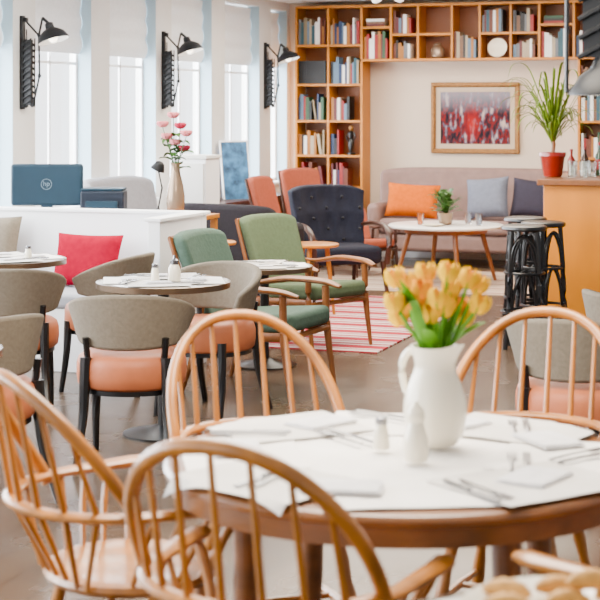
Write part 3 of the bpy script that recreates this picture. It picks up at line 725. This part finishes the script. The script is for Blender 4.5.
# pendant at right
pdn=T("pendant_lamp","black steel scissor pendant lamp hanging from the ceiling","lamp",at(.925,5.1,CZ))
O("ceiling_rose",lathe([(.03,-.03),(.06,-.025),(.06,0)],20),iron_m,pdn)
O("rod",merge(tube([(-.07,0,-.02),(-.075,0,-1.10)],.007,8),tube([(-.075,0,-1.10),(.03,0,-1.04)],.007,8),tube([(-.07,0,-.02),(.0,0,-.02)],.007,8)),black_m,pdn)
gs=pleats(-.03,.085,-.99,-.03,.045,16)
O("scissor_bracket",merge(*gs),black_m,pdn)
O("lamp_shade",merge(mi(lathe([(.02,.12),(.035,.115),(.045,.08),(.085,.05),(.115,0),(.115,-.01)],24,c=(.05,0,-1.10),cap0=True,cap1=False),0),mi(lathe([(.11,-.01),(.08,.04),(.02,.06)],24,c=(.05,0,-1.10),cap0=False),1)),[iron_m,shadein_m],pdn)
O("light_bulb",ball((.05,0,-1.09),.026),glow_m,pdn)
# ---------------------------------------------------------------- near table
TC=(.245,3.90)
nt=T("dining_table","round walnut dining table covered with white papers","table",at(*TC),0)
R=.575
O("tabletop",lathe([(.3,.722),(R-.012,.722),(R,.727),(R+.002,.738),(R-.004,.747),(R-.012,.75),(.3,.75)],96),table_m,nt)
O("apron",lathe([(R-.035,.678),(R-.018,.678),(R-.018,.722),(R-.035,.722)],96),table_m,nt)
for a in(210,300,30,120):
    a=radians(a)+TH; x,y=.42*cos(a),.42*sin(a)
    O("leg",tube([(x,y,.722),(x*1.02,y*1.02,.35),(x*1.06,y*1.06,0)],[.034,.030,.018],12),table_m,nt)
c=at(*TC)
sheet((c[0],c[1],.7505),.55,.72,.72,"large white paper tablecloth sheet on round table",name="tablecloth",grp="paper tablecloth",amp=.001)
chairs=[((-.03,3.31),(.40,.92)),((-.07,4.57),(.37,-.93)),((.63,4.66),(-.43,-.9)),((-.42,3.98),(.84,.54)),((.81,3.29),(-.64,.77))]
for i in range(8):
    a=i*pi/4+.28; rr=(.385,.425,.375,.42,.39,.43,.38,.415)[i]
    sheet((c[0]+rr*cos(a),c[1]+rr*sin(a),.7540+(i%2)*.0045),a+pi/2+random.uniform(-.3,.3),.38,.29,"white paper placemat at a table place",m=(paper_m,paper2_m)[i%2],amp=.0013,rimc=c,rimr=R+.004)
ZN=.7635
for (p,f) in chairs+[((.95,4.1),(-1,0))]:
    dx,dy=p[0]-TC[0],p[1]-TC[1]; n=sqrt(dx*dx+dy*dy); ux,uy=dx/n,dy/n
    rz=face(-ux,-uy)
    q2=at(TC[0]+ux*.40-uy*.02,TC[1]+uy*.40+ux*.02,ZN)
    napkin(q2,rz+random.uniform(-.5,.6),.18,.12)
    q3=at(TC[0]+ux*.40+uy*.15,TC[1]+uy*.40-ux*.15,ZN); cutlery(q3,rz+random.uniform(-.3,.6))
for l,d,a in((.10,4.06,.9),(.50,3.78,.2)):
    cutlery(at(l,d,ZN),a)
# pitcher
VP=at(.336,3.98,ZN)
jug=T("pitcher","cream white ceramic pitcher holding yellow tulips","pitcher",VP,0)
def jugf():
    prof=[(.045,0),(.055,.004),(.070,.03),(.079,.075),(.078,.11),(.066,.15),(.054,.18),(.050,.20),(.055,.225),(.062,.245),(.058,.245),(.051,.225),(.046,.2),(.05,.17),(.06,.14),(.03,.12)]
    g=lathe(prof,40); V=[]
    for x,y,z in g[0]:
        if z>.19:
            a=atan2(y,x); k=max(0,cos(a))**6*(z-.19)/.055
            r=1+.38*k; x*=r; y*=r; z+=.012*k
        V.append((x,y,z))
    return (V,g[1])
jb=O("body",jugf(),porc_m,jug)
jh=O("handle",tube(cr([(-.052,0,.215),(-.08,0,.225),(-.105,0,.19),(-.10,0,.14),(-.07,0,.09)],6),.0075,10,flat=(1,1.3)),porc_m,jug)
jug.rotation_euler=(0,0,TH-.75)
heads=[(-.100,.345),(-.062,.385),(-.022,.41),(-.050,.345),(.0,.355),(.038,.375),(.078,.40),(.100,.34),(.058,.325),(-.092,.395),(.024,.42),(-.015,.315),(.076,.295),(-.085,.30),(.105,.38),(-.035,.375),(.02,.33)]
for i,(dx,dz) in enumerate(heads):
    m=yelor_m if i in(3,8,15) else yellow_m
    tl=T("tulip","yellow tulip in the cream pitcher" if m is yellow_m else "orange yellow tulip in the cream pitcher","flower",VP,0,group="tulips in the pitcher")
    dy=random.uniform(-.08,.06); ex=dx*C_-dy*S_; ey=dx*S_+dy*C_
    O("stem",tube(cr([(ex*.1,ey*.1,.125),(ex*.35,ey*.35,.24),(ex,ey,dz+.005)],5),.0046,8),stem_m,tl)
    O("flower_head",rot(mv(petals(6,.0232,.053,-.08),ex,ey,dz-.008),'Y',ex*3.2,(ex,ey,dz)),m,tl)
    a=i*2.1; r=.05+.026*(i%3)
    O("leaf",merge(blade(cr([(ex*.2,ey*.2,.17),(.4*r*cos(a),.4*r*sin(a),.25),(.9*r*cos(a),.9*r*sin(a),.31+.025*(i%3)),(1.3*r*cos(a),1.3*r*sin(a),.33+.03*(i%4))],5),.021,.35),
        blade(cr([(ex*.1,ey*.1,.19),(.5*r*cos(a+2.6),.5*r*sin(a+2.6),.25),(1.0*r*cos(a+2.6),1.0*r*sin(a+2.6),.285),(1.3*r*cos(a+2.6),1.3*r*sin(a+2.6),.30)],5),.016,.35)),stem_m,tl)
shk=T("pepper_mill","white ceramic bottle shaped mill on the round table","shaker",at(.275,3.80,ZN))
O("body",lathe([(.028,0),(.031,.006),(.030,.05),(.022,.075),(.018,.09)],20),porc_m,shk); O("cap",lathe([(.018,.09),(.022,.1),(.02,.12),(.008,.132),(.006,.14)],18),porc_m,shk)
shaker(at(.20,3.93,ZN),"small white salt shaker on round table",.08)
# ---------------------------------------------------------------- windsor chairs
def windsor(label,loc,rz):
    t=T("windsor_chair",label,"chair",loc,rz,group="honey beech windsor chairs")
    RZ=.650; RR=.275; yc=.02
    def sv(g):
        V=[]
        for x,y,z in g[0]:
            V.append((x*1.03,(y*.97 if y>0 else y*1.0),z))
        return (V,g[1])
    O("seat",sv(lathe([(.06,.432),(.17,.432),(.212,.445),(.222,.458),(.216,.470),(.195,.474),(.14,.463),(.07,.458),(.01,.457)],40)),windsor_m,t)
    pts=[(-.285,-.20,RZ),(-.288,-.12,RZ),(-.28,-.04,RZ)]+[(RR*sin(radians(p)),yc+RR*cos(radians(p)),RZ) for p in range(-84,85,12)]+[(.28,-.04,RZ),(.288,-.12,RZ),(.285,-.20,RZ)]
    rp=cr(pts,3); rr=[1]*len(rp)
    for k in range(3): rr[k]=rr[-1-k]=(.7,1.2,1.25)[k]
    for k in range(3,8): rr[k]=rr[-1-k]=1.2-.04*(k-3)
    O("armrest",tube(rp,rr,10,flat=(.022,.0125)),windsor_m,t)
    def bow(tt): return (.262*(abs(cos(tt))**.92)*(1 if cos(tt)>=0 else -1),.115+.235*sin(tt)**.95 if sin(tt)>0 else .115,RZ+.317*(max(0,sin(tt))**.88))
    bp=[bow(pi*i/36) for i in range(37)]
    bp=[(bp[0][0]*.98,bp[0][1]-.005,RZ-.02)]+bp+[(bp[-1][0]*.98,bp[-1][1]-.005,RZ-.02)]
    O("bow_back",tube(bp,.0165,10,up=(0,1,.3)),windsor_m,t)
    for i in range(7):
        u=(i-3)/3*.82; ph=radians(u*62); rx,ry=RR*sin(ph),yc+RR*cos(ph)
        bx=rx*.98; tt=math.acos(max(-1,min(1,(abs(bx)/.262)**(1/.92)))); b=bow(tt); 
        O("spindle",tube([(rx*.62,.165+.03*cos(ph),.462),(rx,ry,RZ),(bx,b[1],b[2])],[.007,.009,.0065],8),windsor_m,t)
    for s in(-1,1):
        for (x,y,sx,sy) in((.262,.07,.18,.09),(.275,.0,.195,.04),(.284,-.07,.2,-.02)):
            O("spindle",tube([(s*sx,sy,.462),(s*(x*.55+sx*.45),y*.5+sy*.5,.56),(s*x,y,RZ)],[.0065,.0095,.006],8),windsor_m,t)
        O("arm_post",tube([(s*.19,-.09,.462),(s*.215,-.105,.5),(s*.24,-.125,.56),(s*.262,-.138,.61),(s*.285,-.15,RZ)],[.010,.016,.011,.015,.009],10),windsor_m,t)
        for sy in(-1,1):
            a=Vector((s*.13,sy*.12,.44)); b=Vector((s*.205,sy*.20,0))
            O("leg",tube([a.lerp(b,q) for q in(0,.12,.25,.38,.5,.62,.75,.88,1)],[.012,.016,.019,.014,.019,.021,.017,.014,.011],10),windsor_m,t)
    g=[]
    for s in(-1,1): g.append(tube([(s*.173,-.166,.19),(s*.175,0,.19),(s*.173,.166,.19)],[.008,.014,.008],8))
    g.append(tube([(-.175,0,.19),(0,0,.19),(.175,0,.19)],[.008,.014,.008],8))
    O("stretcher",merge(*g),windsor_m,t)
    return t
labs=["honey coloured windsor armchair at the round table","windsor armchair tucked behind the round table near green armchairs","windsor armchair behind the round table near the bar","windsor armchair at the side of the round table","windsor armchair beside the pastry plate table"]
w0=windsor(labs[0],at(*chairs[0][0]),face(*chairs[0][1]))
for i in range(1,5): dup(w0,at(*chairs[i][0]),face(*chairs[i][1]),labs[i],sc=(1.06 if i==4 else None))
# near side table with bread
nc=(.45,2.42)
bistro("round serving table with pastry plate and white cloth",at(*nc),.42)
sheet(at(.43,2.54,.7535),.35,.48,.36,"white cloth sheet under the pastry plate",name="tablecloth",grp="serving cloth")
bk=at(.44,2.62,.7575)
O("bread_basket",lathe([(.12,0),(.14,.006),(.175,.020),(.18,.024),(.17,.024),(.135,.010),(.02,.008)],36),porc_m,loc=bk,label="wide shallow white plate holding golden pastries",category="plate")
def bun(sd_):
    P=[]
    for j in range(13):
        t=j/12; a=-1.1+2.2*t
        P.append((.042*sin(a)*1.1,.026*cos(a)-.02,.018+.003*sin(t*pi)))
    return tube(P,[.003+.015*sin(pi*j/12)**.8*(1.0 if j%2 else .86) for j in range(13)],12)
for i,(x,y,z) in enumerate([(-.09,.08,0),(.0,.10,0),(.09,.07,0),(-.10,-.0,0),(-.0,.02,.0),(.10,-.01,.0),(-.04,-.07,0),(.05,-.07,0),(.045,.045,.026)]):
    xx=x*C_-y*S_; yy=x*S_+y*C_
    O("croissant",bun(i),bread_m,loc=(bk[0]+xx,bk[1]+yy,bk[2]+.009+z),rz=TH+(i*1.3)%.9-.4,label="golden baked croissant on a white plate",category="pastry",group="croissants on the plate")
# ---------------------------------------------------------------- light
def area(name,loc,rotv,sx,sy,power,col):
    l=bpy.data.lights.new(name,'AREA'); l.shape='RECTANGLE'; l.size=sx; l.size_y=sy; l.energy=power; l.color=col
    o=bpy.data.objects.new(name,l); COL.objects.link(o); o.location=loc; o.rotation_euler=rotv; return o
area("window_daylight",(-7.0,8.4,1.9),(0,radians(-90),0),3.0,17,4600,(.90,.95,1))
area("ceiling_fill",(-3.6,14.0,2.72),(0,0,0),2.5,2.5,260,(1,.87,.69))  # unseen fill panels added under the ceiling to brighten the deep room
area("ceiling_fill",(-3.4,9.6,2.72),(0,0,0),2,2,275,(1,.89,.72))
area("ceiling_fill",(-1.5,4.5,2.72),(0,0,0),1.6,1.6,275,(1,.89,.74))
# environment: bright overcast sky on the street side (-X), dimmer surroundings elsewhere
w=bpy.data.worlds.new("sky"); bpy.context.scene.world=w; w.use_nodes=True
wn=w.node_tree.nodes; wlk=w.node_tree.links
bg=wn["Background"]; bg.inputs[0].default_value=(.93,.96,1,1)
wt=wn.new("ShaderNodeTexCoord"); ws=wn.new("ShaderNodeSeparateXYZ"); wm_=wn.new("ShaderNodeMapRange")
wm_.inputs[1].default_value=-.12; wm_.inputs[2].default_value=-.28; wm_.inputs[3].default_value=.66; wm_.inputs[4].default_value=4.0
wlk.new(wt.outputs["Generated"],ws.inputs[0]); wlk.new(ws.outputs[0],wm_.inputs[0]); wlk.new(wm_.outputs[0],bg.inputs[1])
# ---------------------------------------------------------------- camera
cam=bpy.data.cameras.new("camera"); co=bpy.data.objects.new("camera",cam); COL.objects.link(co)
co.location=(0,0,1.6); co.rotation_euler=(pi/2,0,TH); cam.sensor_width=36; cam.lens=96; cam.shift_y=-.32
cam.dof.use_dof=True; cam.dof.focus_distance=8.8; cam.dof.aperture_fstop=5.6; cam.clip_end=100
bpy.context.scene.camera=co
